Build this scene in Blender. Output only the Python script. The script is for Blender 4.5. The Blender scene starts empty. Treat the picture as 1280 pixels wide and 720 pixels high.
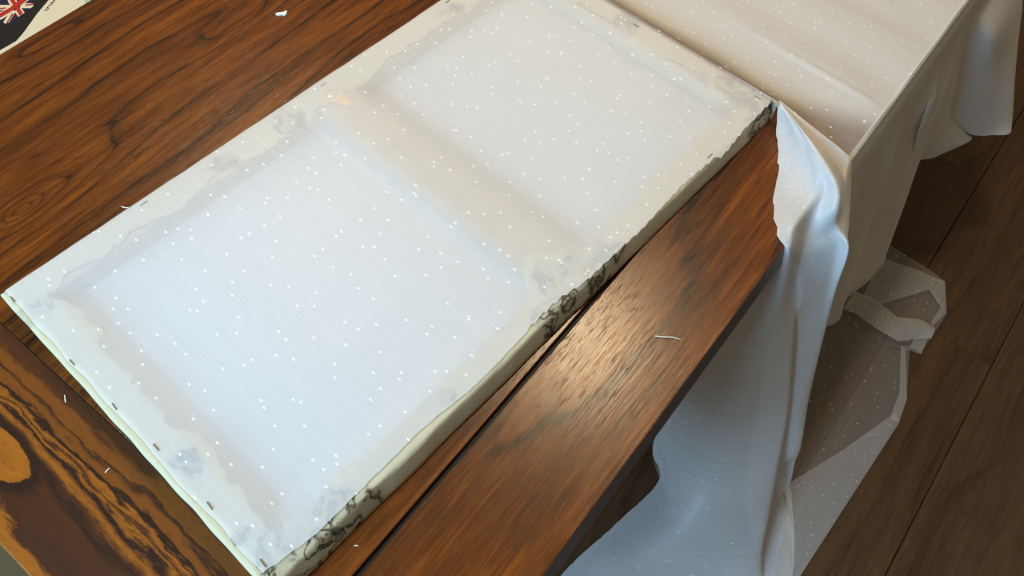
import bpy, bmesh, math, random
from mathutils import Vector, Matrix
random.seed(7)
scn = bpy.context.scene
C = scn.collection

# ------------------------------------------------------------------ camera
CAM = Vector((0.0, 0.0, 1.6)); FPX = 996.3
AZ, EL, ROLL = 0.60494, 1.01831, 0.06962
FW = Vector((math.cos(EL)*math.cos(AZ), math.cos(EL)*math.sin(AZ), -math.sin(EL)))
_r = FW.cross(Vector((0, 0, 1))).normalized(); _u = _r.cross(FW)
RT = _r*math.cos(ROLL) + _u*math.sin(ROLL); UP = _u*math.cos(ROLL) - _r*math.sin(ROLL)
cd = bpy.data.cameras.new('camera'); cam = bpy.data.objects.new('camera', cd); C.objects.link(cam)
m = Matrix((RT, UP, -FW)).transposed().to_4x4(); m.translation = CAM
cam.matrix_world = m
cd.sensor_width = 36.0; cd.lens = FPX/1280*36.0; cd.clip_start = 0.02
scn.camera = cam

# ------------------------------------------------------------------ world, lights, exposure
w = bpy.data.worlds.new('room_ambience'); scn.world = w; w.use_nodes = True
bg = w.node_tree.nodes['Background']
bg.inputs[0].default_value = (1.0, 0.82, 0.56, 1); bg.inputs[1].default_value = 0.23

def area(name, loc, target, sx, sy, power, col):
    l = bpy.data.lights.new(name, 'AREA'); l.shape = 'RECTANGLE'; l.size = sx; l.size_y = sy
    l.energy = power; l.color = col
    o = bpy.data.objects.new(name, l); C.objects.link(o); o.location = loc
    o.rotation_euler = (Vector(target)-Vector(loc)).to_track_quat('-Z', 'Y').to_euler()
    return o
area('window_daylight', (-1.75, 0.75, 2.0), (0.3, 0.1, 0.6), 1.2, 1.2, 136, (0.38, 0.68, 1.0))
bl = bpy.data.lights.new('ceiling_lamp_light', 'POINT'); bl.energy = 64; bl.color = (1.0, 0.77, 0.47); bl.shadow_soft_size = 0.09
bo = bpy.data.objects.new('ceiling_lamp_light', bl); C.objects.link(bo); bo.location = (1.25, 0.556, 2.4)
b2 = bpy.data.lights.new('second_ceiling_lamp_light', 'POINT'); b2.energy = 58; b2.color = (1.0, 0.77, 0.47); b2.shadow_soft_size = 0.08
bo2 = bpy.data.objects.new('second_ceiling_lamp_light', b2); C.objects.link(bo2); bo2.location = (0.95, 1.55, 2.4)

scn.view_settings.view_transform = 'Standard'
scn.view_settings.look = 'None'
scn.view_settings.exposure = -0.14
scn.view_settings.gamma = 1.0
scn.view_settings.use_curve_mapping = False

# ------------------------------------------------------------------ helpers
ZT = 0.75
def at(px, py, z):
    """world point at height z seen at photo position px,py"""
    d = FW + RT*((px-640)/FPX) - UP*((py-360)/FPX)
    return CAM + d*((z-CAM.z)/d.z)

def obj(name, verts, faces, mat, parent=None, uvs=None, smooth=False):
    me = bpy.data.meshes.new(name)
    me.from_pydata([tuple(v) for v in verts], [], faces); 
    if uvs:
        ul = me.uv_layers.new(name='UVMap')
        for lp in me.loops: ul.data[lp.index].uv = uvs[lp.vertex_index]
    if smooth:
        for p in me.polygons: p.use_smooth = True
    mats = mat if isinstance(mat, (list, tuple)) else [mat]
    for mm in mats: me.materials.append(mm)
    me.update()
    o = bpy.data.objects.new(name, me); C.objects.link(o)
    if parent: o.parent = parent
    return o

def from_bm(name, bm, mat, parent=None, smooth=False):
    me = bpy.data.meshes.new(name); bmesh.ops.recalc_face_normals(bm, faces=bm.faces); bm.to_mesh(me); bm.free()
    if smooth:
        for p in me.polygons: p.use_smooth = True
    me.materials.append(mat)
    o = bpy.data.objects.new(name, me); C.objects.link(o)
    if parent: o.parent = parent
    return o

def box_bm(x0, x1, y0, y1, z0, z1, bev=0.0, seg=2):
    bm = bmesh.new()
    bmesh.ops.create_cube(bm, size=1)
    for v in bm.verts:
        v.co = Vector(((x0+x1)/2+v.co.x*(x1-x0), (y0+y1)/2+v.co.y*(y1-y0), (z0+z1)/2+v.co.z*(z1-z0)))
    if bev: bmesh.ops.bevel(bm, geom=list(bm.edges), offset=bev, segments=seg, affect='EDGES', profile=0.5)
    return bm

def empty(name, loc=(0, 0, 0), rz=0):
    o = bpy.data.objects.new(name, None); C.objects.link(o); o.location = loc; o.rotation_euler = (0, 0, rz)
    o.empty_display_size = 0.05
    return o
def tag(o, label=None, cat=None, group=None, kind=None):
    if label: o['label'] = label
    if cat: o['category'] = cat
    if group: o['group'] = group
    if kind: o['kind'] = kind
    return o

def cr(p0, p1, p2, p3, t):
    return 0.5*((2*p1)+(p2-p0)*t+(2*p0-5*p1+4*p2-p3)*t*t+(3*p1-p0-3*p2+p3)*t**3)
def smooth_line(pts, n, pw=1.0):
    """n points, equal arc length, through pts (Catmull-Rom)"""
    q = [Vector(p) for p in pts]; q = [q[0]*2-q[1]] + q + [q[-1]*2-q[-2]]
    dense = []
    for i in range(1, len(q)-2):
        for k in range(16): dense.append(cr(q[i-1], q[i], q[i+1], q[i+2], k/16))
    dense.append(q[-2])
    return resample(dense, n, pw)
def resample(pts, n, pw=1.0):
    L = [0.0]
    for a, b in zip(pts, pts[1:]): L.append(L[-1]+(b-a).length)
    out = []; j = 0
    for k in range(n):
        t = L[-1]*(k/(n-1))**pw
        while j < len(L)-2 and L[j+1] < t: j += 1
        s = (t-L[j])/max(1e-9, L[j+1]-L[j]); out.append(pts[j].lerp(pts[j+1], min(1, s)))
    return out
def hash1(i):
    return (math.sin(i*127.1+311.7)*43758.5453) % 1.0
def vnoise(x, y=0.0):
    xi, yi = math.floor(x), math.floor(y); fx, fy = x-xi, y-yi
    fx = fx*fx*(3-2*fx); fy = fy*fy*(3-2*fy)
    h = lambda a, b: hash1(a*1.37+b*57.31)
    return (h(xi, yi)*(1-fx)+h(xi+1, yi)*fx)*(1-fy)+(h(xi, yi+1)*(1-fx)+h(xi+1, yi+1)*fx)*fy
def sstep(a, b, x):
    t = max(0, min(1, (x-a)/(b-a))); return t*t*(3-2*t)
def grid(rows, name, mat, parent, uvf=None, smooth=True):
    n = len(rows[0]); verts = [v for r in rows for v in r]; uvs = None
    faces = [(i*n+j, i*n+j+1, (i+1)*n+j+1, (i+1)*n+j) for i in range(len(rows)-1) for j in range(n-1)]
    if uvf: uvs = [uvf(i, j) for i in range(len(rows)) for j in range(n)]
    return obj(name, verts, faces, mat, parent, uvs, smooth)

# ------------------------------------------------------------------ materials
class NT:
    def __init__(s, name):
        s.m = bpy.data.materials.new(name); s.m.use_nodes = True; s.t = s.m.node_tree; s.t.nodes.clear()
        s.out = s.n('ShaderNodeOutputMaterial')
    def n(s, typ, **kw):
        nd = s.t.nodes.new(typ)
        for k, v in kw.items():
            if k.startswith('i_'): 
                key = k[2:]; key = int(key) if key.isdigit() else key.replace('_', ' ')
                s.set(nd, key, v)
            else: setattr(nd, k, v)
        return nd
    def set(s, nd, key, v):
        if hasattr(v, 'is_linked') or isinstance(v, bpy.types.NodeSocket): s.t.links.new(v, nd.inputs[key])
        else: nd.inputs[key].default_value = v
    def math(s, op, a, b=None, c=None, clamp=False):
        nd = s.n('ShaderNodeMath', operation=op, use_clamp=clamp); s.set(nd, 0, a)
        if b is not None: s.set(nd, 1, b)
        if c is not None: s.set(nd, 2, c)
        return nd.outputs[0]
    def vmath(s, op, a, b=None):
        nd = s.n('ShaderNodeVectorMath', operation=op); s.set(nd, 0, a)
        if b is not None: s.set(nd, 1, b)
        return nd.outputs['Value'] if op in ('LENGTH', 'DOT_PRODUCT', 'DISTANCE') else nd.outputs[0]
    def scale(s, v, sc): return s.vmath('MULTIPLY', v, sc)
    def noise(s, v, scale=1.0, detail=4.0, rough=0.55, dist=0.0):
        return s.n('ShaderNodeTexNoise', i_Vector=v, i_Scale=scale, i_Detail=detail, i_Roughness=rough, i_Distortion=dist).outputs[0]
    def ramp(s, f, stops, interp='LINEAR'):
        nd = s.n('ShaderNodeValToRGB'); s.set(nd, 0, f); cr_ = nd.color_ramp; cr_.interpolation = interp
        while len(cr_.elements) < len(stops): cr_.elements.new(0.5)
        for e, (p, c) in zip(cr_.elements, stops): e.position = p; e.color = c if len(c) == 4 else (*c, 1)
        return nd.outputs[0]
    def mix(s, f, a, b, blend='MIX'):
        nd = s.n('ShaderNodeMix', data_type='RGBA', blend_type=blend); s.set(nd, 0, f); s.set(nd, 6, a); s.set(nd, 7, b)
        return nd.outputs[2]
    def done(s, sh): s.t.links.new(sh, s.out.inputs[0]); return s.m
def rgb(r, g, b):
    f = lambda c: ((c/255+0.055)/1.055)**2.4 if c > 10 else c/255/12.92
    return (f(r), f(g), f(b), 1)

def plain(name, col, rough=0.5, metal=0.0, spec=0.5):
    t = NT(name); p = t.n('ShaderNodeBsdfPrincipled', i_Roughness=rough, i_Metallic=metal); 
    tc = t.n('ShaderNodeTexCoord').outputs['Object']
    nz = t.noise(tc, 60.0, 3.0)
    c = t.mix(t.math('MULTIPLY', nz, 0.25), col, (col[0]*0.8, col[1]*0.8, col[2]*0.8, 1))
    t.set(p, 'Base Color', c); p.inputs['Specular IOR Level'].default_value = spec
    return t.done(p.outputs[0])

def wood(name, dark, mid, light, line, knots=(), lf=0.95, ring=9.0, swap=False, dist=3.5, rough=0.28, bump=0.12, contrast=1.0, zebra=0.0, spec=0.5):
    t = NT(name)
    co = t.n('ShaderNodeTexCoord').outputs['Object']
    seed = t.n('ShaderNodeAttribute', attribute_type='OBJECT', attribute_name='seed').outputs['Fac']
    sv = t.n('ShaderNodeCombineXYZ', i_0=t.math('MULTIPLY', seed, 3.7), i_1=t.math('MULTIPLY', seed, 1.9), i_2=seed).outputs[0]
    if swap:
        sp = t.n('ShaderNodeSeparateXYZ', i_0=co)
        co = t.n('ShaderNodeCombineXYZ', i_0=sp.outputs[1], i_1=sp.outputs[0], i_2=sp.outputs[2]).outputs[0]
    co0 = co; co = t.vmath('ADD', co, sv)
    # slow meander of the growth rings, stretched along the grain
    big = t.noise(t.scale(co, (0.9, 4.2, 1.0)), 1.0, 2.0, 0.45)
    med = t.noise(t.scale(co, (3.0, 24.0, 1.0)), 1.0, 4.0, 0.55)
    sp2 = t.n('ShaderNodeSeparateXYZ', i_0=co)
    ph = t.math('ADD', t.math('MULTIPLY', sp2.outputs[1], ring), t.math('ADD', t.math('MULTIPLY', big, dist), t.math('MULTIPLY', med, dist*0.16)))
    s0 = t.n('ShaderNodeSeparateXYZ', i_0=co0)
    for (kx, ky, sx, sy, am) in knots:
        ex = t.math('POWER', t.math('DIVIDE', t.math('SUBTRACT', s0.outputs[0], kx), sx), 2.0); ey = t.math('POWER', t.math('DIVIDE', t.math('SUBTRACT', s0.outputs[1], ky), sy), 2.0)
        ph = t.math('ADD', ph, t.math('DIVIDE', am, t.math('ADD', 1.0, t.math('ADD', ex, ey))))
    fr = t.math('FRACT', ph)
    fr2 = t.math('FRACT', t.math('ADD', t.math('MULTIPLY', ph, 2.37), t.math('MULTIPLY', med, 0.8)))
    lines2 = t.ramp(t.math('ABSOLUTE', t.math('SUBTRACT', fr2, 0.5)), [(0.0, (0.8, 0.8, 0.8)), (0.06, (0.3, 0.3, 0.3)), (0.15, (0, 0, 0))])
    bandv = t.math('ABSOLUTE', t.math('SUBTRACT', fr, 0.5))            # 0 mid ring .. 0.5 at ring border
    lines = t.ramp(bandv, [(0.0, (1, 1, 1)), (0.018, (0.8, 0.8, 0.8)), (0.05, (0.28, 0.28, 0.28)), (0.16, (0, 0, 0))])
    saw = t.ramp(fr, [(0.0, (0.75, 0.75, 0.75)), (0.5, (0.15, 0.15, 0.15)), (0.54, (0.75, 0.75, 0.75)), (1.0, (0.75, 0.75, 0.75))])
    fine = t.noise(t.scale(co, (14.0, 260.0, 4.0)), 1.0, 5.0, 0.65)
    pore = t.noise(t.scale(co, (60.0, 900.0, 8.0)), 1.0, 2.0, 0.6)
    tone = t.noise(t.scale(co, (2.0, 16.0, 1.0)), 1.0, 4.0, 0.6)
    strk = t.noise(t.scale(co, (6.0, 95.0, 2.0)), 1.0, 4.0, 0.65)
    v = t.math('ADD', t.math('MULTIPLY', tone, 0.55), t.math('ADD', t.math('MULTIPLY', fine, 0.75), t.math('ADD', t.math('MULTIPLY', strk, 0.65), t.math('MULTIPLY', saw, 0.22))))
    v = t.math('MULTIPLY_ADD', t.math('SUBTRACT', v, 1.10), contrast, 0.5)
    col = t.ramp(v, [(0.18, dark), (0.48, mid), (0.80, light)])
    brk = t.ramp(t.noise(t.scale(co, (7.0, 40.0, 1.0)), 1.0, 3.0), [(0.32, (0.2, 0.2, 0.2)), (0.55, (1, 1, 1))])
    col = t.mix(t.math('MULTIPLY', t.math('MULTIPLY', lines, brk), lf), col, line)
    brk2 = t.ramp(t.noise(t.scale(co, (5.0, 60.0, 3.0)), 1.0, 3.0), [(0.42, (0, 0, 0)), (0.62, (1, 1, 1))])
    col = t.mix(t.math('MULTIPLY', t.math('MULTIPLY', lines2, brk2), lf*0.8), col, line)
    pm = t.ramp(pore, [(0.60, (0, 0, 0)), (0.72, (1, 1, 1))])
    col = t.mix(t.math('MULTIPLY', pm, 0.35), col, line)
    if zebra:
        zb = t.noise(t.scale(co, (2.2, 30.0, 1.0)), 1.0, 6.0, 0.62, 0.8)
        zz = t.ramp(zb, [(0.46, (0, 0, 0)), (0.50, (1, 1, 1)), (0.56, (1, 1, 1)), (0.60, (0, 0, 0))])
        col = t.mix(t.math('MULTIPLY', zz, zebra), col, line)
    p = t.n('ShaderNodeBsdfPrincipled', i_Base_Color=col)
    t.set(p, 'Roughness', t.math('MULTIPLY_ADD', fine, 0.14, rough))
    p.inputs['Specular IOR Level'].default_value = spec
    hh = t.math('SUBTRACT', t.math('MULTIPLY', fine, 0.6), t.math('MULTIPLY', pm, 0.5))
    b = t.n('ShaderNodeBump', i_Strength=bump, i_Distance=0.002, i_Height=hh)
    t.t.links.new(b.outputs[0], p.inputs['Normal'])
    return t.done(p.outputs[0])

M = {}
KN = [(*at(27, 262, 0.75)[:2], 0.030, 0.014, 3.2), (*at(85, 225, 0.75)[:2], 0.11, 0.022, 1.4), (*at(300, 25, 0.75)[:2], 0.08, 0.020, 1.6), (*at(60, 50, 0.75)[:2], 0.10, 0.02, 1.3)]
M['table'] = wood('table_wood', rgb(52, 23, 5), rgb(92, 44, 7), rgb(134, 70, 12), rgb(24, 11, 5), knots=KN, ring=15.0, dist=4.6, bump=0.16, rough=0.20)
M['endwood'] = None
M['floor'] = wood('walnut_floor_wood', rgb(48, 32, 20), rgb(78, 54, 33), rgb(104, 74, 44), rgb(34, 22, 14), lf=0.35, ring=7.0, dist=4.0, rough=0.42, bump=0.06, contrast=0.7, spec=0.3)
M['pale_wood'] = wood('pale_pine', rgb(176, 158, 128), rgb(190, 172, 142), rgb(204, 186, 158), rgb(164, 144, 112), ring=18.0, lf=0.3, contrast=0.5, rough=0.6)
M['black'] = plain('black_print_gap_shade', rgb(10, 8, 7), 0.6)  # box print, and the painted shade in the table gap
M['dark'] = plain('dark_gap', rgb(9, 7, 6), 0.8)
M['card'] = plain('pale_card', rgb(212, 198, 166), 0.6)
M['green_card'] = plain('pale_green_print', rgb(160, 178, 150), 0.6)
M['red'] = plain('red_print', rgb(176, 32, 26), 0.6)
M['navy'] = plain('navy_print', rgb(24, 18, 52), 0.6)
M['cream'] = plain('cream_print', rgb(216, 200, 162), 0.6)
M['rug'] = plain('rug_wool', rgb(104, 80, 46), 0.95)
M['steel'] = plain('staple_steel', rgb(150, 140, 126), 0.35, 0.9)
M['brass'] = plain('brass', rgb(246, 184, 6), 0.5, 0.0)
M['white'] = plain('white_thread', rgb(245, 244, 228), 0.8)
M['hem'] = None

def end_wood():
    """strongly figured end board: orange heartwood streaks and black bands along Y, one big knot"""
    t = NT('figured_end_wood'); co = t.n('ShaderNodeTexCoord').outputs['Object']
    sp = t.n('ShaderNodeSeparateXYZ', i_0=co); X, Y = sp.outputs[0], sp.outputs[1]
    q = t.n('ShaderNodeCombineXYZ', i_0=Y, i_1=X, i_2=sp.outputs[2]).outputs[0]
    # rings flow around the knot
    kx, ky = KNOT
    dx = t.math('SUBTRACT', X, kx); dy = t.math('SUBTRACT', Y, ky)
    r2 = t.math('ADD', t.math('MULTIPLY', t.math('MULTIPLY', dx, dx), 1.0), t.math('MULTIPLY', t.math('MULTIPLY', dy, dy), 0.16))
    push = t.math('MULTIPLY', t.math('POWER', 2.718, t.math('MULTIPLY', r2, -1/(2*0.022**2))), -0.03)
    wob = t.math('MULTIPLY', t.math('SUBTRACT', t.noise(t.scale(q, (3.0, 6.0, 1.0)), 1.0, 3.0), 0.5), 0.05)
    wob2 = t.math('MULTIPLY', t.math('SUBTRACT', t.noise(t.scale(q, (18.0, 90.0, 1.0)), 1.0, 5.0, 0.65), 0.5), 0.032)
    xx = t.math('ADD', t.math('ADD', X, push), t.math('ADD', wob, wob2))
    # stripes across the board, as a ramp over its width (irregular widths)
    f = t.math('DIVIDE', t.math('SUBTRACT', xx, XL), XB-XL, None, True)
    O = rgb(158, 90, 20); D = rgb(34, 22, 14); B = rgb(72, 38, 16); L = rgb(120, 66, 18); B2 = rgb(62, 32, 14)
    col = t.ramp(f, [(0.0, O), (0.11, O), (0.14, B2), (0.36, B), (0.42, D), (0.455, B), (0.50, O), (0.535, L), (0.555, D), (0.575, D), (0.60, O), (0.622, D), (0.635, L),
                     (0.66, O), (0.678, D), (0.70, D), (0.715, L), (0.76, L), (0.80, D), (0.82, L), (0.88, L), (0.93, B), (1.0, B)])
    kd = t.math('SQRT', t.math('ADD', t.math('MULTIPLY', dx, dx), t.math('MULTIPLY', t.math('MULTIPLY', dy, dy), 0.18)))
    kd = t.math('ADD', kd, t.math('ADD', t.math('MULTIPLY', wob2, 0.3), t.math('MULTIPLY', wob, 0.10)))
    kcol = t.ramp(t.math('MULTIPLY', kd, 20.0), [(0.0, rgb(150, 84, 20)), (0.30, rgb(166, 96, 22)), (0.40, O), (0.42, D), (0.62, D)])
    km = t.ramp(t.math('MULTIPLY', kd, 20.0), [(0.0, (1, 1, 1)), (0.50, (1, 1, 1)), (0.64, (0, 0, 0))])
    col = t.mix(km, col, kcol)
    fine = t.noise(t.scale(q, (16.0, 300.0, 4.0)), 1.0, 5.0, 0.65)
    spk = t.ramp(t.noise(t.scale(q, (120.0, 300.0, 4.0)), 1.0, 3.0, 0.6), [(0.55, (0, 0, 0)), (0.70, (1, 1, 1))])
    col = t.mix(t.math('MULTIPLY', fine, 0.45), col, B2)
    col = t.mix(t.math('MULTIPLY', spk, 0.35), col, D)
    p = t.n('ShaderNodeBsdfPrincipled', i_Base_Color=col); t.set(p, 'Roughness', t.math('MULTIPLY_ADD', fine, 0.16, 0.26)); p.inputs['Specular IOR Level'].default_value = 0.35
    b = t.n('ShaderNodeBump', i_Strength=0.12, i_Distance=0.002, i_Height=fine)
    t.t.links.new(b.outputs[0], p.inputs['Normal'])
    return t.done(p.outputs[0])

def voile(name, alpha=0.5, dot=0.97, thin=None, dens=1.0):
    """sheer dotted voile; UV in metres, weft threads along V"""
    t = NT(name); uv = t.n('ShaderNodeUVMap', uv_map='UVMap').outputs[0]
    sp = t.n('ShaderNodeSeparateXYZ', i_0=uv)
    v = t.n('ShaderNodeCombineXYZ', i_0=sp.outputs[0], i_1=t.math('MULTIPLY', sp.outputs[1], 0.55)).outputs[0]
    if dens != 1.0: v = t.scale(v, (dens, dens, 1.0))
    dots = None
    for sc, off, r in ((29.0, 0.0, 0.00122), (19.0, 3.3, 0.00120)):
        vv = t.vmath('ADD', v, (off, off*0.7, 0.0))
        vor = t.n('ShaderNodeTexVoronoi', i_Vector=vv, i_Scale=sc, voronoi_dimensions='2D')
        vor.inputs['Randomness'].default_value = 1.0
        d = t.math('LESS_THAN', vor.outputs['Distance'], r*sc*dens)
        dots = d if dots is None else t.math('MAXIMUM', dots, d)
    thr = t.noise(t.scale(v, (900.0, 12.0, 1.0)), 1.0, 3.0, 0.7)
    thr2 = t.noise(t.scale(v, (150.0, 3.0, 1.0)), 1.0, 2.0, 0.7)
    if thin is not None:      # where only one layer lies: vertex attribute counts the layers
        lay = t.n('ShaderNodeAttribute', attribute_name='layers').outputs['Fac']
        alpha = t.math('MULTIPLY_ADD', lay, alpha-thin, thin)
    a = t.math('ADD', t.math('MULTIPLY_ADD', t.math('SUBTRACT', thr, 0.5), 0.22, alpha), t.math('MULTIPLY', t.math('SUBTRACT', thr2, 0.5), 0.12))
    a = t.math('MAXIMUM', a, t.math('MULTIPLY', dots, dot))
    col = t.mix(dots, (0.80, 0.79, 0.765, 1), (0.96, 0.96, 0.95, 1))
    df = t.n('ShaderNodeBsdfDiffuse', i_Color=col); tl = t.n('ShaderNodeBsdfTranslucent', i_Color=col)
    gl = t.n('ShaderNodeBsdfAnisotropic' if False else 'ShaderNodeBsdfGlossy', i_Color=(1, 1, 1, 1), i_Roughness=0.42)
    m1 = t.n('ShaderNodeMixShader', i_0=0.28, i_1=df.outputs[0], i_2=tl.outputs[0])
    m2 = t.n('ShaderNodeMixShader', i_0=0.025, i_1=m1.outputs[0], i_2=gl.outputs[0])
    tr = t.n('ShaderNodeBsdfTransparent')
    m3 = t.n('ShaderNodeMixShader', i_0=a, i_1=tr.outputs[0], i_2=m2.outputs[0])
    return t.done(m3.outputs[0])
VO = {'panel': voile('dotted_voile_single', 0.70, 0.97, None, 1.18), 'table_length': voile('dotted_voile_layers', 0.90, 0.99, 0.36, 1.18), 'edge_folds': voile('dotted_voile_folds', 0.82),
      'hang': voile('dotted_voile_hang', 0.90), 'puddle': voile('dotted_voile_floor', 0.20, 0.6), 'puddle_fold': voile('dotted_voile_floor_fold', 0.34, 0.7), 'puddle_roll': voile('dotted_voile_floor_roll', 0.42, 0.8)}

def print_fabric(name, blobs, base, ink, strength=1.0):
    """cream cloth with smoky grey-brown leaf print; blobs = (x, y, radius) patches in object space"""
    t = NT(name); co = t.n('ShaderNodeTexCoord').outputs['Object']
    wv = t.n('ShaderNodeTexNoise', i_Vector=co, i_Scale=28.0, i_Detail=4.0).outputs['Color']
    wob = t.vmath('MULTIPLY', t.vmath('SUBTRACT', wv, (0.5, 0.5, 0.5)), (0.05, 0.05, 0.05))
    p2 = t.vmath('ADD', co, wob)
    mask = None
    for (x, y, r) in blobs:
        d = t.vmath('LENGTH', t.vmath('MULTIPLY', t.vmath('SUBTRACT', p2, (x, y, 0.0)), (1, 1, 0)))
        k = t.math('SUBTRACT', 1.0, t.math('DIVIDE', d, r), None, True)
        mask = k if mask is None else t.math('MAXIMUM', mask, k)
    vein = t.n('ShaderNodeTexNoise', i_Vector=t.scale(p2, (26, 26, 40)), i_Scale=1.0, i_Detail=3.0, i_Distortion=0.8).outputs[0]
    ridge = t.math('ABSOLUTE', t.math('SUBTRACT', vein, 0.5))
    ink1 = t.ramp(ridge, [(0.0, (1, 1, 1)), (0.025, (0.85, 0.85, 0.85)), (0.06, (0.30, 0.30, 0.30)), (0.2, (0.12, 0.12, 0.12))])
    soft = t.ramp(mask, [(0.02, (0, 0, 0)), (0.22, (1, 1, 1))])
    col = t.mix(t.math('MULTIPLY', t.math('MULTIPLY', soft, ink1), strength), base, ink)
    wvn = t.noise(t.scale(co, (400, 400, 400)), 1.0, 2.0)
    col = t.mix(t.math('MULTIPLY', wvn, 0.15), col, (base[0]*0.7, base[1]*0.7, base[2]*0.6, 1))
    p = t.n('ShaderNodeBsdfPrincipled', i_Base_Color=col, i_Roughness=0.85); p.inputs['Specular IOR Level'].default_value = 0.15
    bp = t.n('ShaderNodeBump', i_Strength=0.25, i_Distance=0.002, i_Height=t.noise(co, 70.0, 3.0))
    t.t.links.new(bp.outputs[0], p.inputs['Normal'])
    return t.done(p.outputs[0])

# ------------------------------------------------------------------ floor: walnut boards running with the table
PW = 0.2227; Y0 = -0.4144
sub = from_bm('floor', box_bm(-2.2, 4.2, -2.4, 3.4, -0.05, -0.0125), M['dark']); tag(sub, 'dark walnut plank floor under and beside the table', 'floor', kind='structure')
rows_n = range(-9, 17)
pl = {}
for r in rows_n:
    y0 = Y0 + r*PW
    x = -2.2 - 1.25*hash1(r+0.3)
    if r == -1: x = 0.62-1.25*2
    if r == -2: x = 1.33-1.25*3
    while x < 4.2:
        x1 = x+1.25
        if x1 > -2.2:
            bm = box_bm(max(x, -2.2)+0.0006, min(x1, 4.2)-0.0006, y0+0.0009, y0+PW-0.0009, -0.0125, 0.0, 0.0009, 1)
            p = from_bm('plank', bm, M['floor'], sub); p['seed'] = 1.0+round(hash1(r*3.1+x)*40, 2)
        x = x1

# rug beyond the end of the table
rg = from_bm('rug', box_bm(-1.6, -0.20, 0.15, 1.75, 0.0, 0.009, 0.003), M['rug']); tag(rg, 'plain grey-beige rug on the floor past the figured table end', 'rug')

# ------------------------------------------------------------------ dining table
XL, XB, XR = -0.143, 0.008, 1.72          # end of table, joint of end board, far end
YN, YG0, YG1, YF = 0.0600, 0.2058, 0.2120, 1.1345
KNOT = at(-2, 566, ZT)[:2]
M['endwood'] = end_wood()
table = empty('dining_table', (0, 0, 0)); tag(table, 'long dark red-brown wooden table with figured end board and a black gap', 'table')
TH = 0.032
def plank(name, x0, x1, y0, y1, mat, seed, lip=None, z1=ZT):
    bm = box_bm(x0, x1, y0, y1, z1-TH, z1)
    es = [e for e in bm.edges if all(v.co.z > z1-1e-4 for v in e.verts)]
    bmesh.ops.bevel(bm, geom=es, offset=0.0009, segments=2, affect='EDGES', profile=0.5)
    if lip:       # sloping under-cut lip of the outer board
        ax, sgn, amt = lip
        for v in bm.verts:
            if v.co.z < z1-0.02:
                if ax == 'y' and abs(v.co.y-(y0 if sgn < 0 else y1)) < 1e-3: v.co.y += sgn*amt
                if ax == 'x' and abs(v.co.x-(x0 if sgn < 0 else x1)) < 1e-3: v.co.x += sgn*amt
    o = from_bm(name, bm, mat, table); o['seed'] = seed
    return o
plank('top_plank', XB, XR, YN, YG0, M['table'], 2.3, ('y', -1, 0.005))
M['edge_reflection'] = plain('painted_edge_reflection', rgb(82, 82, 90), 0.3)  # blue-grey reflection of the cloth below, put into the edge colour
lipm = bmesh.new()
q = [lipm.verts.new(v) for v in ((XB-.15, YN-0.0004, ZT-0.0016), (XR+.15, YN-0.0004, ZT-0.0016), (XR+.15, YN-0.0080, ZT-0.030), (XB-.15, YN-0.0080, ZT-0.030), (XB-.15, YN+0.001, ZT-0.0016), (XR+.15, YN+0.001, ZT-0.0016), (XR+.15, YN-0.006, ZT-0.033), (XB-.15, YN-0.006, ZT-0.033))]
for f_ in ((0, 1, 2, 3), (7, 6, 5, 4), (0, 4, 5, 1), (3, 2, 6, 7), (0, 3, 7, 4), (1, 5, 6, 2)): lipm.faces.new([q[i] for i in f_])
from_bm('edge_strip', lipm, M['edge_reflection'], table)
from_bm('gap_shade_strip', box_bm(XB, XR, YG0+.0003, YG1-.0003, ZT-TH, ZT-0.008), M['black'], table)  # black strip added to stand for the shade inside the gap
plank('top_plank', XB, XR, YG1, 0.47, M['table'], 5.1)
plank('top_plank', XB, XR, 0.4706, 0.70, M['table'], 7.7)
plank('top_plank', XB, XR, 0.7006, YF, M['table'], 11.2)
plank('end_board', XL, XB-0.0008, YN, YF, M['endwood'], 1.0, ('x', -1, 0.006))
plank('end_board', XR+0.0008, XR+0.15, YN, YF, M['endwood'], 3.0)
from_bm('apron', box_bm(XL+0.10, XR+0.05, YN+0.10, YN+0.122, 0.63, ZT-TH, 0.002), M['table'], table)['seed'] = 4.0
from_bm('apron', box_bm(XL+0.10, XR+0.05, YF-0.122, YF-0.10, 0.63, ZT-TH, 0.002), M['table'], table)['seed'] = 6.0
from_bm('apron', box_bm(XL+0.10, XL+0.122, YN+0.122, YF-0.122, 0.63, ZT-TH, 0.002), M['table'], table)['seed'] = 8.0
for lx in (XL+0.10, XR-0.03):
    for ly in (YN+0.10, YF-0.18):
        bm = box_bm(lx, lx+0.08, ly, ly+0.08, 0.0, ZT-TH, 0.003)
        for v in bm.verts:
            if v.co.z < 0.1: v.co.x += (lx+0.04-v.co.x)*0.25; v.co.y += (ly+0.04-v.co.y)*0.25
        from_bm('leg', bm, M['table'], table)['seed'] = 9.0+lx

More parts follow.
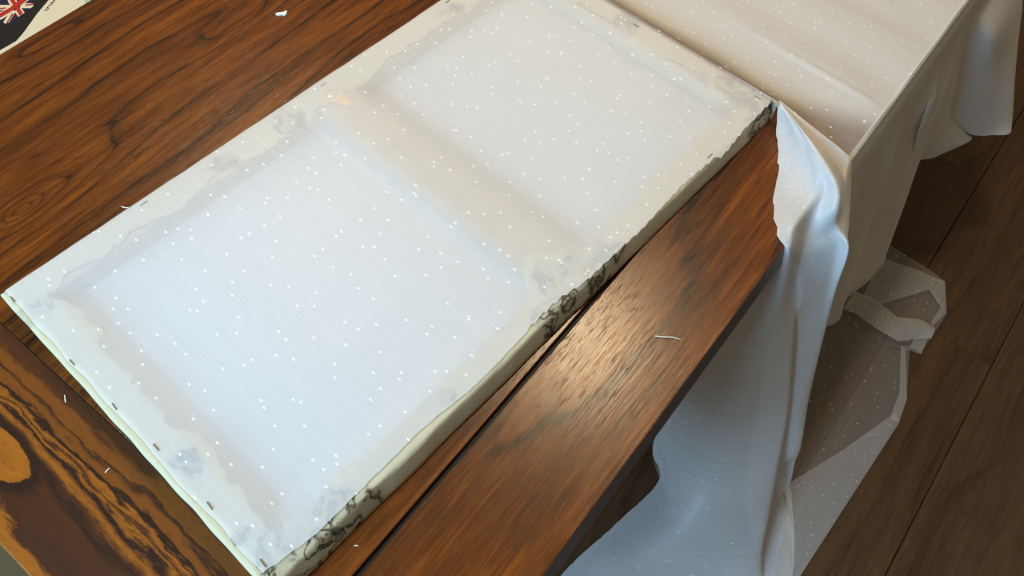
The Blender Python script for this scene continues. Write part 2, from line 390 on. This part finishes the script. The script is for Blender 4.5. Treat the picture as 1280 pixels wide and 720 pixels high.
# ------------------------------------------------------------------ upholstered frame, back side up
L, W = 0.9084, 0.4980
FO = Vector((0.8981, 0.1829, 0)); TH_F = -0.0722
Z0, Z1 = ZT, 0.7831
FM = Matrix.Translation(FO) @ Matrix.Rotation(TH_F, 4, 'Z'); FI = FM.inverted()
frame = empty('fabric_covered_frame', (FO.x, FO.y, Z0), TH_F)
tag(frame, 'cream print fabric stretched on a wooden frame, lying face down on the table', 'picture frame')
def loc(px, py, z):      # photo position at height z -> frame-local point (z from table top)
    p = FI @ at(px, py, z); return Vector((p.x, p.y, z-Z0))
RW = 0.042
wood_in = M['pale_wood']
M['brace'] = wood('brace_pine', rgb(168, 144, 108), rgb(184, 160, 124), rgb(198, 176, 140), rgb(150, 122, 86), ring=18.0, lf=0.3, contrast=0.5, rough=0.6)
for nm, a in (('rail', (-L+0.006, -0.006, 0.0115, RW)), ('rail', (-L+0.006, -0.006, W-RW, W-0.006)), ('rail', (-L+0.006, -L+RW, RW, W-RW)), ('rail', (-RW, -0.006, RW, W-RW))):
    from_bm(nm, box_bm(*a, 0.0025, 0.0300, 0.0015), wood_in, frame)['seed'] = 3.0+a[0]
bc = loc(548, 222, Z1-0.005)
from_bm('cross_brace', box_bm(bc.x-0.030, bc.x+0.030, RW, W-RW, 0.006, 0.0318, 0.001), M['brace'], frame)['seed'] = 12.0
blobs = []
for (px, py, r) in ((735, 355, 0.050), (765, 322, 0.03), (700, 392, 0.03), (440, 640, 0.035), (405, 672, 0.05), (375, 700, 0.055), (955, 140, 0.030), (945, 150, 0.02), (25, 395, 0.02), (235, 580, 0.018), (300, 665, 0.014),
                    (285, 200, 0.022), (362, 150, 0.022), (562, 12, 0.02), (785, 30, 0.03), (925, 112, 0.04), (860, 105, 0.035), (690, 350, 0.03), (555, 488, 0.012), (60, 380, 0.02)):
    b = loc(px, py, Z1); blobs.append((b.x, b.y, r))
M['print'] = print_fabric('printed_cream_fabric', blobs, rgb(198, 188, 156), rgb(50, 43, 36), 1.0)
M['lining'] = print_fabric('fabric_reverse', [blobs[-4]], rgb(206, 210, 216), rgb(150, 152, 156), 0.5)
# taut fabric seen from behind
n1, n2 = 24, 14
rows = [[Vector((-L+0.004+(L-0.008)*i/n1, 0.006+(W-0.010)*j/n2, 0.0018)) for j in range(n2+1)] for i in range(n1+1)]
grid(rows, 'fabric_front', M['lining'], frame)
# wrap: up the sides, over the edge, turned over onto the back with a ragged inner edge
cs = [Vector((-L, 0)), Vector((0, 0)), Vector((0, W)), Vector((-L, W))]
dg = [Vector((1, 1)), Vector((-1, 1)), Vector((-1, -1)), Vector((1, -1))]
fl = loc(690, 345, Z1).x
for sd in range(4):
    a, b = cs[sd], cs[(sd+1) % 4]; da, db = dg[sd], dg[(sd+1) % 4]
    nn = 130 if sd % 2 == 0 else 80
    ln = (b-a).length; rows = []
    for i in range(nn+1):
        s = i/nn; sm = s*ln
        ins = 0.040 + 0.012*(vnoise(sm*22, sd*9.1)-0.5)*2 + 0.006*(vnoise(sm*90, sd*5.3)-0.5)*2
        if sd == 0:
            uu = -L+sm
            ins += 0.050*max(0, 1-abs(uu-fl)/0.05)**0.7
        if sd == 3: ins += 0.006
        bulge = 0.0007*(vnoise(sm*35, sd*3.0+2)-0.5)*2
        row = []
        prof = ((0.0015, 0.0008), (0.0, 0.004), (0.0, 0.014), (0.0, 0.0265), (0.0002, 0.0288), (0.0006, 0.0305), (0.0020, 0.0324), (0.004, 0.0330), (0.006, 0.0331), (0.014, 0.0330), (0.026, 0.0330), (ins, 0.0328))
        if sd == 0:   # padded near side leans in towards its top
            prof = ((0.0012, 0.0008), (0.0, 0.003), (0.0015, 0.010), (0.0040, 0.020), (0.0062, 0.0272), (0.0068, 0.0290), (0.0076, 0.0305), (0.0092, 0.0322), (0.0105, 0.0328), (0.014, 0.0330), (0.026, 0.0330), (ins, 0.0328))
        for (d, z) in prof:
            dd = d - (bulge if 0.002 < z < 0.032 else 0) 
            p0 = a + da*dd; p1 = b + db*dd; q = p0.lerp(p1, s)
            zz = z + (0.0012*(vnoise(sm*60, sd*2.2+d*90)-0.5) if d > 0.003 else 0)
            row.append(Vector((q.x, q.y, zz)))
        rows.append(row)
    o = grid(rows, 'fabric_wrap', M['print'], frame)
# picture hanger under the sheer
hp = loc(432, 128, Z1); hr = loc(415, 119, Z1)
hg = empty('hanger', (hr.x, hr.y, 0.0336)); hg.parent = frame; hg.scale = (1.3, 1.3, 0.9); hg['label'] = 'brass ring hanger showing through the sheer'
ax = (hp-hr); ang = math.atan2(ax.y, ax.x); hg.rotation_euler = (0, 0, ang)
bm = bmesh.new()
seg, rs = 28, 8
vs = []
for i in range(seg):
    a = 2*math.pi*i/seg
    for k in range(rs):
        q = 2*math.pi*k/rs; r = 0.0095+0.0011*math.cos(q)
        vs.append(bm.verts.new((r*math.cos(a), r*math.sin(a), 0.0011*math.sin(q)+0.0008)))
for i in range(seg):
    for k in range(rs):
        bm.faces.new((vs[i*rs+k], vs[((i+1) % seg)*rs+k], vs[((i+1) % seg)*rs+(k+1) % rs], vs[i*rs+(k+1) % rs]))
from_bm('ring', bm, M['brass'], hg, True)
bm = box_bm(0.009, 0.027, -0.0065, 0.0065, -0.0006, 0.0008, 0.0004, 1)
for v in bm.verts:
    if v.co.x > 0.02: v.co.y *= 0.55
from_bm('plate', bm, M['brass'], hg)
from_bm('strap', box_bm(0.0075, 0.0115, -0.0070, 0.0070, 0.0006, 0.0026, 0.0006, 1), M['brass'], hg)
# staples through the sheer into the rails
stp = box_bm(-0.0052, 0.0052, -0.0006, 0.0006, 0.0, 0.0008, 0.0002, 1)
st0 = None
for (px, py, alen) in ((180, 254, 0), (404, 106, 0), (559, 2, 0), (795, 32, 1), (947, 122, 1), (734, 340, 0), (887, 195, 0), (90, 453, 1), (143, 508, 1), (195, 559, 1), (262, 632, 1), (329, 704, 1), (16, 374, 1)):
    p = loc(px, py, Z1+0.0025)
    if st0 is None: st0 = from_bm('staple', stp, M['steel'], frame); o = st0
    else: o = st0.copy(); C.objects.link(o); o.parent = frame
    o.location = (p.x, p.y, 0.0352); o.rotation_euler = (0, 0, (math.pi/2 if alen else 0.05)+random.uniform(-.1, .1))

# ------------------------------------------------------------------ sheer dotted voile: panel over the frame, length over the table, hang and puddle
sheer = empty('dotted_voile_cloth', (FO.x, FO.y, ZT)); tag(sheer, 'sheer white dotted voile covering the frame and trailing over the table edge', 'cloth')
INV = Matrix.Translation((-FO.x, -FO.y, -ZT))
def wgrid(rows, name, uvf, smooth=True):      # rows given in world space
    return grid([[INV @ v for v in r] for r in rows], name, VO.get(name, VO['puddle']), sheer, uvf, smooth)
ZC = Z1 + 0.0022
# trimmed near edge of the panel, traced in frame space
trim = [loc(px, py, ZC) for (px, py) in ((334, 712), (345, 706), (395, 668), (450, 614), (525, 539), (545, 522), (590, 486), (640, 436), (668, 405), (700, 375), (736, 350), (772, 315), (800, 290), (850, 236), (895, 197), (903, 198), (930, 163), (962, 131))]
trim = sorted([(p.x, p.y) for p in trim])
def vmin(u):
    if u <= trim[0][0]: return trim[0][1]
    for (a, b) in zip(trim, trim[1:]):
        if u <= b[0]: return a[1]+(b[1]-a[1])*(u-a[0])/(b[0]-a[0])
    return trim[-1][1]
NU, NV = 260, 60
rows = []
for i in range(NU+1):
    rr = []
    for j in range(NV+1):
        t = j/NV
        ul = -L + 0.0075 + 0.0025*(vnoise(t*14)-0.5)*2
        u = ul + (-0.0005-ul)*i/NU
        jag = 0.0035*((u*55) % 1.0)*(0.4+0.8*vnoise(u*19)) if u > -0.52 else 0.001*vnoise(u*120)
        v0 = max(0.0005, vmin(u)) + jag
        v1 = W - 0.0012 - 0.0012*vnoise(u*40, 3)
        v = v0 + (v1-v0)*t
        ins = min(v, W-v, u+L, -u)
        sag = -0.0045*sstep(0.035, 0.075, ins)
        sag *= 1-0.85*math.exp(-((u-bc.x)/0.05)**4)
        hb = math.exp(-(((u-hp.x)/0.035)**2+((v-hp.y)/0.035)**2)); sag = sag*(1-hb)+0.0018*hb
        wr = 0.0007*(vnoise(u*9+v*4, v*26)-0.5)*2*sstep(0, 0.02, ins)
        edge = -0.0012*(1-sstep(0.0, 0.008, ins))
        rr.append(FM @ Vector((u, v, ZC+sag+wr+edge)))
    rows.append(rr)
wgrid(rows, 'panel', lambda i, j: tuple((FI @ rows[i][j]).xy))

# length lying on the table beyond the frame
Cw = FM @ Vector((0, 0, 0)); Bw = FM @ Vector((0, 0.80, 0))
Cw2 = Cw; near0 = [Vector((Cw.x-.003, Cw.y, 0)), at(1003, 172, ZT), at(1050, 212, ZT)]
near = [Vector((p.x, p.y, 0)) for p in near0] + [Vector((x, YN-0.001, 0)) for x in (1.0, 1.1, 1.2, 1.35, 1.5, 1.65, 1.80)]
far = [Vector((Bw.x-.003, Bw.y, 0))] + [Vector((x, 1.02, 0)) for x in (0.98, 1.0, 1.06, 1.14, 1.23, 1.37, 1.52, 1.66, 1.80)]
NS, NQ = 150, 90
def along(pts, n):
    out = []
    for k in range(n+1):
        t = k/n*(len(pts)-1); i = min(int(t), len(pts)-2); out.append(pts[i].lerp(pts[i+1], t-i))
    return out
nA, fA = along(near, NS), along(far, NS)
bn = Vector((math.cos(TH_F), math.sin(TH_F)))
rows = []
for a, b in zip(nA, fA):
    rr = []
    for j in range(NQ+1):
        t = (j/NQ)**1.25
        p = a.lerp(b, t); rel = Vector((p.x-Cw.x, p.y-Cw.y)); d = rel.dot(bn)
        if rel.dot(Vector((-bn.y, bn.x))) < 0: d = rel.length
        drop = min(1.0, max(0.0, 1-(d-.001)/0.062)); ds = rel.dot(bn)
        z = ZT+0.0022 + (ZC-ZT-0.0022)*drop**1.7
        k = sstep(0.05, 0.12, d)
        z += k*(0.0032*(1+math.sin(d*46+1.3+0.8*math.sin(p.y*3.1)))*0.5*(0.3+vnoise(d*11, p.y*2.0)))
        z += 0.0022*math.exp(-((ds-0.130-0.02*p.y)/0.0045)**2)*sstep(0.42, 0.15, p.y)*sstep(0.06, 0.09, p.y)
        z += 0.0012*vnoise(p.x*25, p.y*6)
        ed = p.y-YN
        pass
        rr.append(Vector((p.x, p.y, z)))
    rows.append(rr)
tr_rows = rows
tl = wgrid(rows, 'table_length', lambda i, j: (tr_rows[i][j].x, tr_rows[i][j].y))
att = tl.data.attributes.new('layers', 'FLOAT', 'POINT')
for k, v in enumerate([v for r in tr_rows for v in r]):
    rel = Vector((v.x-Cw.x, v.y-Cw.y)); d = rel.dot(bn)
    q0, q1 = Vector((Cw.x, Cw.y)), Vector((0.935, 0.062)); sg = q1-q0; tt = max(0, min(1, (Vector((v.x, v.y))-q0).dot(sg)/sg.dot(sg))); d2 = (Vector((v.x, v.y))-q0-sg*tt).length
    d = min(abs(d) if rel.dot(Vector((-bn.y, bn.x))) > 0 else d2, d2)
    att.data[k].value = sstep(0.012, 0.06+0.03*vnoise(v.x*9, v.y*9), d)*(0.92+0.08*vnoise(v.x*30, v.y*5))

# hanging folds
def loft(name, lines, n=70, sub=8, pw=1.0):
    S = [smooth_line(l, n, pw) for l in lines]
    if name == 'edge_folds':      # scalloped, roughly cut raw edge
        for j in range(3, n-2): S[0][j] = S[0][j] + Vector((0.0035*(hash1(j*1.7)-0.5)*2, 0, 0))
    ext = [[a*2-b for a, b in zip(S[0], S[1])]] + S + [[a*2-b for a, b in zip(S[-1], S[-2])]]
    rr = []
    for i in range(1, len(ext)-2):
        for k in range(sub):
            rr.append([cr(ext[i-1][j], ext[i][j], ext[i+1][j], ext[i+2][j], k/sub) for j in range(n)])
    rr.append(S[-1])
    U = [0.0]
    for a, b in zip(rr, rr[1:]): U.append(U[-1]+max((a[n//2]-b[n//2]).length, (a[n//4]-b[n//4]).length, 0.002))
    V = [0.0]; mid = rr[len(rr)//2]
    for a, b in zip(mid, mid[1:]): V.append(V[-1]+(a-b).length)
    for i, r in enumerate(rr):
        for j, v in enumerate(r):
            if v.z < 0.004: v.z = 0.004
    return wgrid(rr, name, lambda i, j: (V[j], U[i]))
P = at
Ctop = FM @ Vector((0.0008, 0.001, ZC-0.001))
def c_(dx=0, dy=0, dz=0): return Ctop + Vector((dx, dy, dz))
EZ = ZT+0.003
lines = [
 # raw cut edge
 [c_(), P(971, 160, .762), P(973, 205, EZ), P(968, 240, EZ), P(967, 268, EZ), P(974, 300, EZ), P(978, 318, .735), P(938, 370, .62), P(895, 430, .48), P(856, 490, .30), P(828, 532, .14), P(815, 562, .05), P(824, 600, .012), P(770, 655, .008), P(704, 716, .008), (.28, .075, .008)],
 [c_(.001), P(985, 165, .772), P(990, 210, .762), P(985, 245, EZ+.003), P(982, 268, EZ+.003), P(984, 296, EZ+.002), P(986, 320, .735), P(966, 395, .60), P(940, 465, .45), P(912, 535, .27), P(890, 595, .15), P(862, 645, .085), P(815, 690, .04), (.42, .01, .022), (.34, .015, .012), (.22, .02, .008)],
 # first ridge
 [c_(.002), P(995, 166, .783), P(1008, 205, .775), P(1012, 238, .765), P(1003, 262, .760), P(993, 288, .757), P(995, 318, .725), P(993, 370, .62), P(990, 440, .47), P(984, 520, .30), P(971, 590, .17), P(960, 645, .08), P(945, 715, .02), (.52, -.25, .008), (.45, -.28, .008), (.36, -.30, .008)],
 # valley behind it
 [c_(.003), P(1003, 170, .788), P(1022, 212, .785), P(1030, 238, .772), P(1022, 258, .757), P(1010, 285, .735), P(1004, 325, .70), P(1003, 380, .60), (.775, .0, .45), (.765, -.03, .30), (.75, -.06, .17), (.73, -.09, .08), (.70, -.12, .03), (.64, -.19, .008), (.58, -.24, .008), (.50, -.28, .008)],
 # rolled tube going over the edge
 [c_(.004), P(1008, 172, .793), P(1034, 208, .793), P(1047, 235, .785), P(1046, 262, .768), P(1038, 287, .735), P(1045, 310, .71), P(1030, 375, .60), P(1014, 440, .45), P(1000, 510, .30), P(990, 570, .17), (.775, -.13, .08), (.75, -.16, .03), (.70, -.22, .008), (.64, -.25, .008), (.56, -.28, .008)],
 [c_(.004), P(1010, 170, .792), P(1038, 205, .785), P(1053, 232, .770), P(1053, 255, .755), P(1050, 280, .735), P(1061, 312, .72), P(1045, 360, .62), P(1027, 420, .47), P(1008, 490, .30), P(995, 560, .16), P(988, 600, .06), (.77, -.17, .02), (.73, -.22, .008), (.67, -.25, .008), (.60, -.28, .008)],
 # groove
 [c_(.005), P(1012, 165, .776), P(1036, 192, .764), P(1052, 215, EZ), P(1055, 230, EZ-.002), P(1056, 260, .735), P(1058, 300, .70), (.87, .028, .60), (.87, .02, .45), (.86, .0, .30), (.85, -.03, .17), (.84, -.06, .08), (.83, -.09, .03), (.80, -.13, .008), (.76, -.18, .008), (.70, -.24, .008)],
 # standing flap edge
 [c_(.006), P(1014, 157, .778), P(1040, 177, .772), P(1060, 194, .765), P(1064, 201, .757), P(1064, 225, .73), P(1061, 255, .69), (.915, .034, .60), (.925, .030, .45), (.93, .02, .30), (.93, .0, .17), (.93, -.02, .08), (.93, -.04, .03), (.92, -.06, .008), (.90, -.09, .008), (.86, -.14, .008)],
]
loft('edge_folds', lines, 150, 8)
def edge(x, inn=.0025): return [Vector((x, YN+inn, ZT+.0028)), Vector((x, YN, ZT+.0026)), Vector((x, YN-.0040, ZT+.0005)), Vector((x, YN-.007, ZT-.008)), Vector((x+.001, YN-.015, ZT-.03)), Vector((x+.004, YN-.024, ZT-.07))]
lines = [
 edge(.880)+[(.912, .034, .60), (.925, .030, .45), (.935, .022, .30), (.95, .0, .14), (.97, -.03, .01)],
 edge(.96)+[(.965, .022, .60), (.985, .012, .45), (1.01, -.012, .30), (1.04, -.035, .14), (1.07, -.06, .01)],
 edge(1.02)+[(1.03, .030, .60), (1.06, .018, .45), (1.09, -.002, .30), (1.12, -.025, .14), (1.145, -.05, .01)],
 edge(1.09)+[(1.105, .014, .60), (1.13, -.010, .45), (1.16, -.035, .30), (1.19, -.06, .14), (1.215, -.085, .01)],
 edge(1.17)+[(1.185, .028, .60), (1.205, .008, .45), (1.235, -.015, .30), (1.265, -.04, .14), (1.285, -.075, .01)],
 edge(1.25)+[(1.265, .008, .60), (1.285, -.012, .45), (1.32, -.04, .30), (1.355, -.065, .14), (1.375, -.095, .01)],
 edge(1.31)+[P(1153, 148, .60), P(1142, 195, .46), P(1136, 235, .32), P(1120, 285, .15), P(1108, 318, .01)],
 edge(1.35)+[P(1172, 140, .56), P(1158, 180, .44), P(1150, 200, .36), (1.45, -.02, .30), (1.47, -.02, .26)],
 edge(1.38)+[P(1190, 120, .52), P(1182, 160, .42), P(1177, 185, .36), P(1172, 195, .33), P(1170, 196, .325)],
 edge(1.40)+[(1.44, .02, .60), (1.50, -.005, .48), (1.53, -.02, .40), P(1212, 174, .33), P(1214, 175, .325)],
 edge(1.405)+[P(1206, 62, .60), P(1189, 115, .47), P(1186, 138, .40), P(1196, 160, .335), P(1203, 165, .32)],
 edge(1.43)+[P(1218, 50, .62), P(1212, 100, .50), P(1212, 135, .41), P(1216, 160, .34), P(1218, 169, .32)],
 edge(1.50)+[P(1245, 45, .62), P(1241, 95, .50), P(1240, 130, .41), P(1238, 160, .34), P(1237, 169, .32)],
 edge(1.60)+[P(1276, 0, .60), P(1271, 60, .50), P(1268, 110, .41), P(1266, 145, .34), P(1264, 161, .32)],
 edge(1.70)+[(1.74, .01, .60), (1.76, -.03, .50), (1.77, -.04, .41), (1.77, -.04, .34), (1.77, -.04, .32)],
]
loft('hang', lines, 90, 8, 1.9)
# folded-back loop near the floor under the table edge
a = [(846, 506), (828, 525), (816, 552), (818, 580), (832, 612), (852, 640), (871, 656)]
b = [(856, 500), (850, 520), (846, 545), (850, 570), (858, 600), (866, 630), (871, 656)]
c2 = [(866, 505), (876, 525), (880, 550), (881, 580), (879, 610), (875, 635), (872, 657)]
hz = [.14, .11, .085, .07, .055, .04, .03]
lines = [[P(x, y, h+.004) for (x, y), h in zip(a, hz)], [P(x, y, h+.014) for (x, y), h in zip(b, hz)], [P(x, y, h+.012) for (x, y), h in zip(c2, hz)]]
loft('edge_loop', lines, 30, 10)
# puddle on the floor
def sheet(name, A, B, za, zb, n=50, k=12, amp=0.004, sd=0.0):
    A = resample([P(x, y, za) for x, y in A], n) if isinstance(za, float) else A
    B = resample([P(x, y, zb) for x, y in B], n)
    rr = []
    for j in range(k+1):
        t = j/k; r = []
        for i in range(n):
            p = A[i].lerp(B[i], t).copy()
            p.z += amp*vnoise(p.x*18+sd, p.y*18)*math.sin(math.pi*t)
            r.append(p)
        rr.append(r)
    return wgrid(rr, name, lambda i, j: (rr[i][j].y*1.0+sd*.1, rr[i][j].x*1.0+sd*.3))
def pair(name, A, B, z, amp=0.004, sd=0.0, sub=8, k=8):
    a2, b2 = [], []
    for i in range(len(A)-1):
        for s in range(sub):
            t = s/sub
            a2.append((A[i][0]+(A[i+1][0]-A[i][0])*t, A[i][1]+(A[i+1][1]-A[i][1])*t)); b2.append((B[i][0]+(B[i+1][0]-B[i][0])*t, B[i][1]+(B[i+1][1]-B[i][1])*t))
    a2.append(A[-1]); b2.append(B[-1]); rr = []
    for j in range(k+1):
        t = j/k; r = []
        for (x0, y0), (x1, y1) in zip(a2, b2):
            p = P(x0+(x1-x0)*t, y0+(y1-y0)*t, z)
            p.z += amp*vnoise(p.x*14+sd, p.y*14+sd*3) + amp*1.5*math.sin(math.pi*t)*vnoise(p.x*7, sd)
            r.append(p)
        rr.append(r)
    return wgrid(rr, name, lambda i, j: (rr[i][j].y+sd*.13, rr[i][j].x+sd*.31))
pair('puddle', [(1085, 325), (1080, 345), (1066, 368), (1046, 388), (1028, 405), (1008, 440), (998, 510), (984, 600), (950, 690), (915, 790)],
     [(1112, 307), (1160, 336), (1181, 352), (1183, 393), (1150, 443), (1137, 433), (1133, 500), (1123, 529), (1000, 720), (948, 800)], .004, .004, 0.0, 8, 12)
pair('puddle_fold', [(1132, 437), (1133, 500), (1123, 529)], [(1126, 433), (1124, 492), (1112, 524)], .010, .002, 2.0, 8, 3)
pair('puddle_fold', [(986, 604), (1050, 565), (1119, 516)], [(950, 790), (1000, 720), (1123, 530)], .012, .003, 3.0, 12, 8)
pair('puddle_fold', [(1100, 322), (1145, 337), (1181, 352), (1183, 391), (1166, 408)], [(1078, 372), (1100, 381), (1161, 362), (1176, 384), (1163, 404)], .016, .003, 4.0, 8, 5)
pair('puddle_roll', [(1066, 366), (1084, 372), (1101, 382), (1120, 397), (1148, 401), (1166, 409)], [(1052, 388), (1068, 394), (1092, 411), (1122, 428), (1145, 424), (1163, 424)], .020, .012, 5.0, 8, 6)
pair('puddle_fold', [(1137, 434), (1144, 438), (1151, 443)], [(1142, 424), (1156, 418), (1166, 409)], .014, .002, 6.0, 6, 3)

# ------------------------------------------------------------------ printed box beyond the far edge of the table
ZB = 0.62
bxc = at(20, -20, ZB)
box = empty('printed_box', (0, 0, 0)); tag(box, 'pale card box with black panel and British flag print past the table', 'box')
def flat(name, pts, mat, parent, dz):
    vs = [at(x, y, ZB+dz) for x, y in pts]
    top = [Vector((v.x, v.y, ZB+dz)) for v in vs]; n = len(top)
    bot = [Vector((v.x, v.y, ZB+dz-0.0004)) for v in vs]
    faces = [tuple(range(n))] + [tuple(reversed(range(n, 2*n)))] + [(i, n+i, n+(i+1) % n, (i+1) % n) for i in range(n)]
    return obj(name, top+bot, faces, mat, parent)
from_bm('carton', box_bm(-0.10, 0.62, 1.16, 1.72, 0.0, ZB, 0.003), M['card'], box)
flat('black_panel', [(-60, 95), (-3, 64), (8, 58), (20, 51), (28, 42), (46, 17), (62, -2), (82, -34), (-60, -34)], M['black'], box, 0.0006)
fe = empty('flag_emblem', (0, 0, 0)); fe.parent = box
s_ = lambda pts: [(x*48/1080, y*32/720) for x, y in pts]
flat('blue_field', s_([(-60, -60), (820, -60), (950, 90), (940, 170), (860, 230), (680, 360), (540, 470), (380, 620), (200, 660), (60, 600), (-60, 560)]), M['navy'], fe, 0.0010)
flat('white_saltire', s_([(-60, 140), (340, 140), (800, 90), (940, 95), (940, 160), (870, 225), (560, 225), (-60, 290)]), M['cream'], fe, 0.0014)
flat('white_saltire', s_([(380, 290), (430, 340), (250, 630), (150, 665), (95, 625), (190, 470)]), M['cream'], fe, 0.0014)
flat('white_cross', s_([(190, -60), (420, -60), (690, 360), (640, 385), (520, 475), (250, 90)]), M['cream'], fe, 0.0018)
flat('white_cross', s_([(620, -60), (880, -60), (560, 210), (40, 545), (-60, 560), (-60, 370), (300, 190)]), M['cream'], fe, 0.0018)
flat('red_saltire', s_([(-60, 225), (150, 210), (160, 235), (-60, 255)]), M['red'], fe, 0.0022)
flat('red_saltire', s_([(720, 125), (935, 95), (940, 130), (700, 155)]), M['red'], fe, 0.0022)
flat('red_saltire', s_([(330, 380), (375, 385), (215, 630), (165, 655)]), M['red'], fe, 0.0022)
flat('red_cross', s_([(240, -60), (370, -60), (640, 370), (550, 440)]), M['red'], fe, 0.0022)
flat('red_cross', s_([(600, -60), (820, -60), (510, 195), (20, 480), (-60, 500), (-60, 400), (350, 170)]), M['red'], fe, 0.0026)
flat('green_corner', [(104, -4), (120, -12), (130, -8), (107, 5)], M['green_card'], box, 0.0006)
# lettering along the slanted black edge
t_ = lambda pts: [(50+x*24/1080, y*16/720) for x, y in pts]
lt = empty('lettering', (0, 0, 0)); lt.parent = box
for g in ([[(250, 535), (420, 548), (415, 580), (255, 585)]],
          [[(360, 470), (430, 370), (455, 385), (400, 480)], [(410, 360), (440, 370), (500, 480), (465, 490)]],
          [[(450, 290), (600, 265), (600, 290), (470, 310)], [(590, 265), (615, 280), (545, 330), (530, 315)]],
          [[(570, 150), (610, 140), (690, 240), (650, 250)], [(610, 140), (700, 150), (690, 180), (620, 170)], [(690, 110), (740, 100), (760, 150), (720, 165)]],
          [[(740, -10), (790, -20), (850, 30), (800, 50)], [(700, 60), (760, 40), (770, 70), (715, 85)]]):
    for pg in g: flat('letter_stroke', t_(pg), M['black'], lt, 0.0008)

# ------------------------------------------------------------------ threads and scraps on the table
def thread(name, pts, z, r, label, mat):
    S = smooth_line([P(x, y, z+dz) for x, y, dz in pts], 14); verts = []; faces = []
    for i, p in enumerate(S):
        d = (S[min(i+1, 13)]-S[max(i-1, 0)]).normalized(); sx = d.cross(Vector((0, 0, 1))).normalized(); uz = sx.cross(d)
        for k in range(5):
            a = 2*math.pi*k/5; verts.append(p+(sx*math.cos(a)+uz*math.sin(a))*r)
    for i in range(13):
        for k in range(5): faces.append((i*5+k, i*5+(k+1) % 5, (i+1)*5+(k+1) % 5, (i+1)*5+k))
    faces += [tuple(range(5)), tuple(range(65, 70))]
    o = obj(name, verts, faces, mat, None, None, True); return tag(o, label, 'thread', 'loose threads and lint on the table')
thread('thread', [(818, 420, .0006), (828, 421, .0022), (840, 421.5, .002), (851, 424.5, .0006)], ZT, .0005, 'long white loose thread on the bare plank beside the bright lamp glare', M['white'])
thread('thread', [(81, 494, .0006), (81.5, 499, .001), (82, 503, .0006)], ZT, .0006, 'short upright white thread on the end board near frame corner', M['white'])
thread('thread', [(131.5, 591, .0006), (134, 588, .001), (137, 585, .0006)], ZT, .0006, 'short slanted white thread in the middle of the figured end board', M['white'])
thread('thread', [(152, 258, .001), (156, 259.5, .002), (161, 259.5, .001)], ZT+.002, .0006, 'white thread end poking from the far edge of the frame', M['white'])
thread('lint', [(443, 681.5, .0006), (446, 682, .001), (448, 681.5, .0006)], ZT, .0006, 'speck of white lint between the frame and the black gap', M['white'])
pts = [(344.7, 18.2), (346.5, 17), (348, 17.3), (351, 16.8), (354.5, 16.6), (357.5, 14.6), (359, 15), (358.3, 18.5), (356.5, 19.8), (352, 19.3), (348.5, 20), (346, 19.4)]
vs = [P(x, y, ZT+.0005) for x, y in pts]; n = len(vs)
tp = [v+Vector((0, 0, .0016+.0012*hash1(i))) for i, v in enumerate(vs)]
o = obj('fabric_scrap', tp+vs, [tuple(range(n)), tuple(reversed(range(n, 2*n)))]+[(i, n+i, n+(i+1) % n, (i+1) % n) for i in range(n)], M['white'])
tag(o, 'small curled white fabric scrap on the bare table top above the frame', 'scrap')
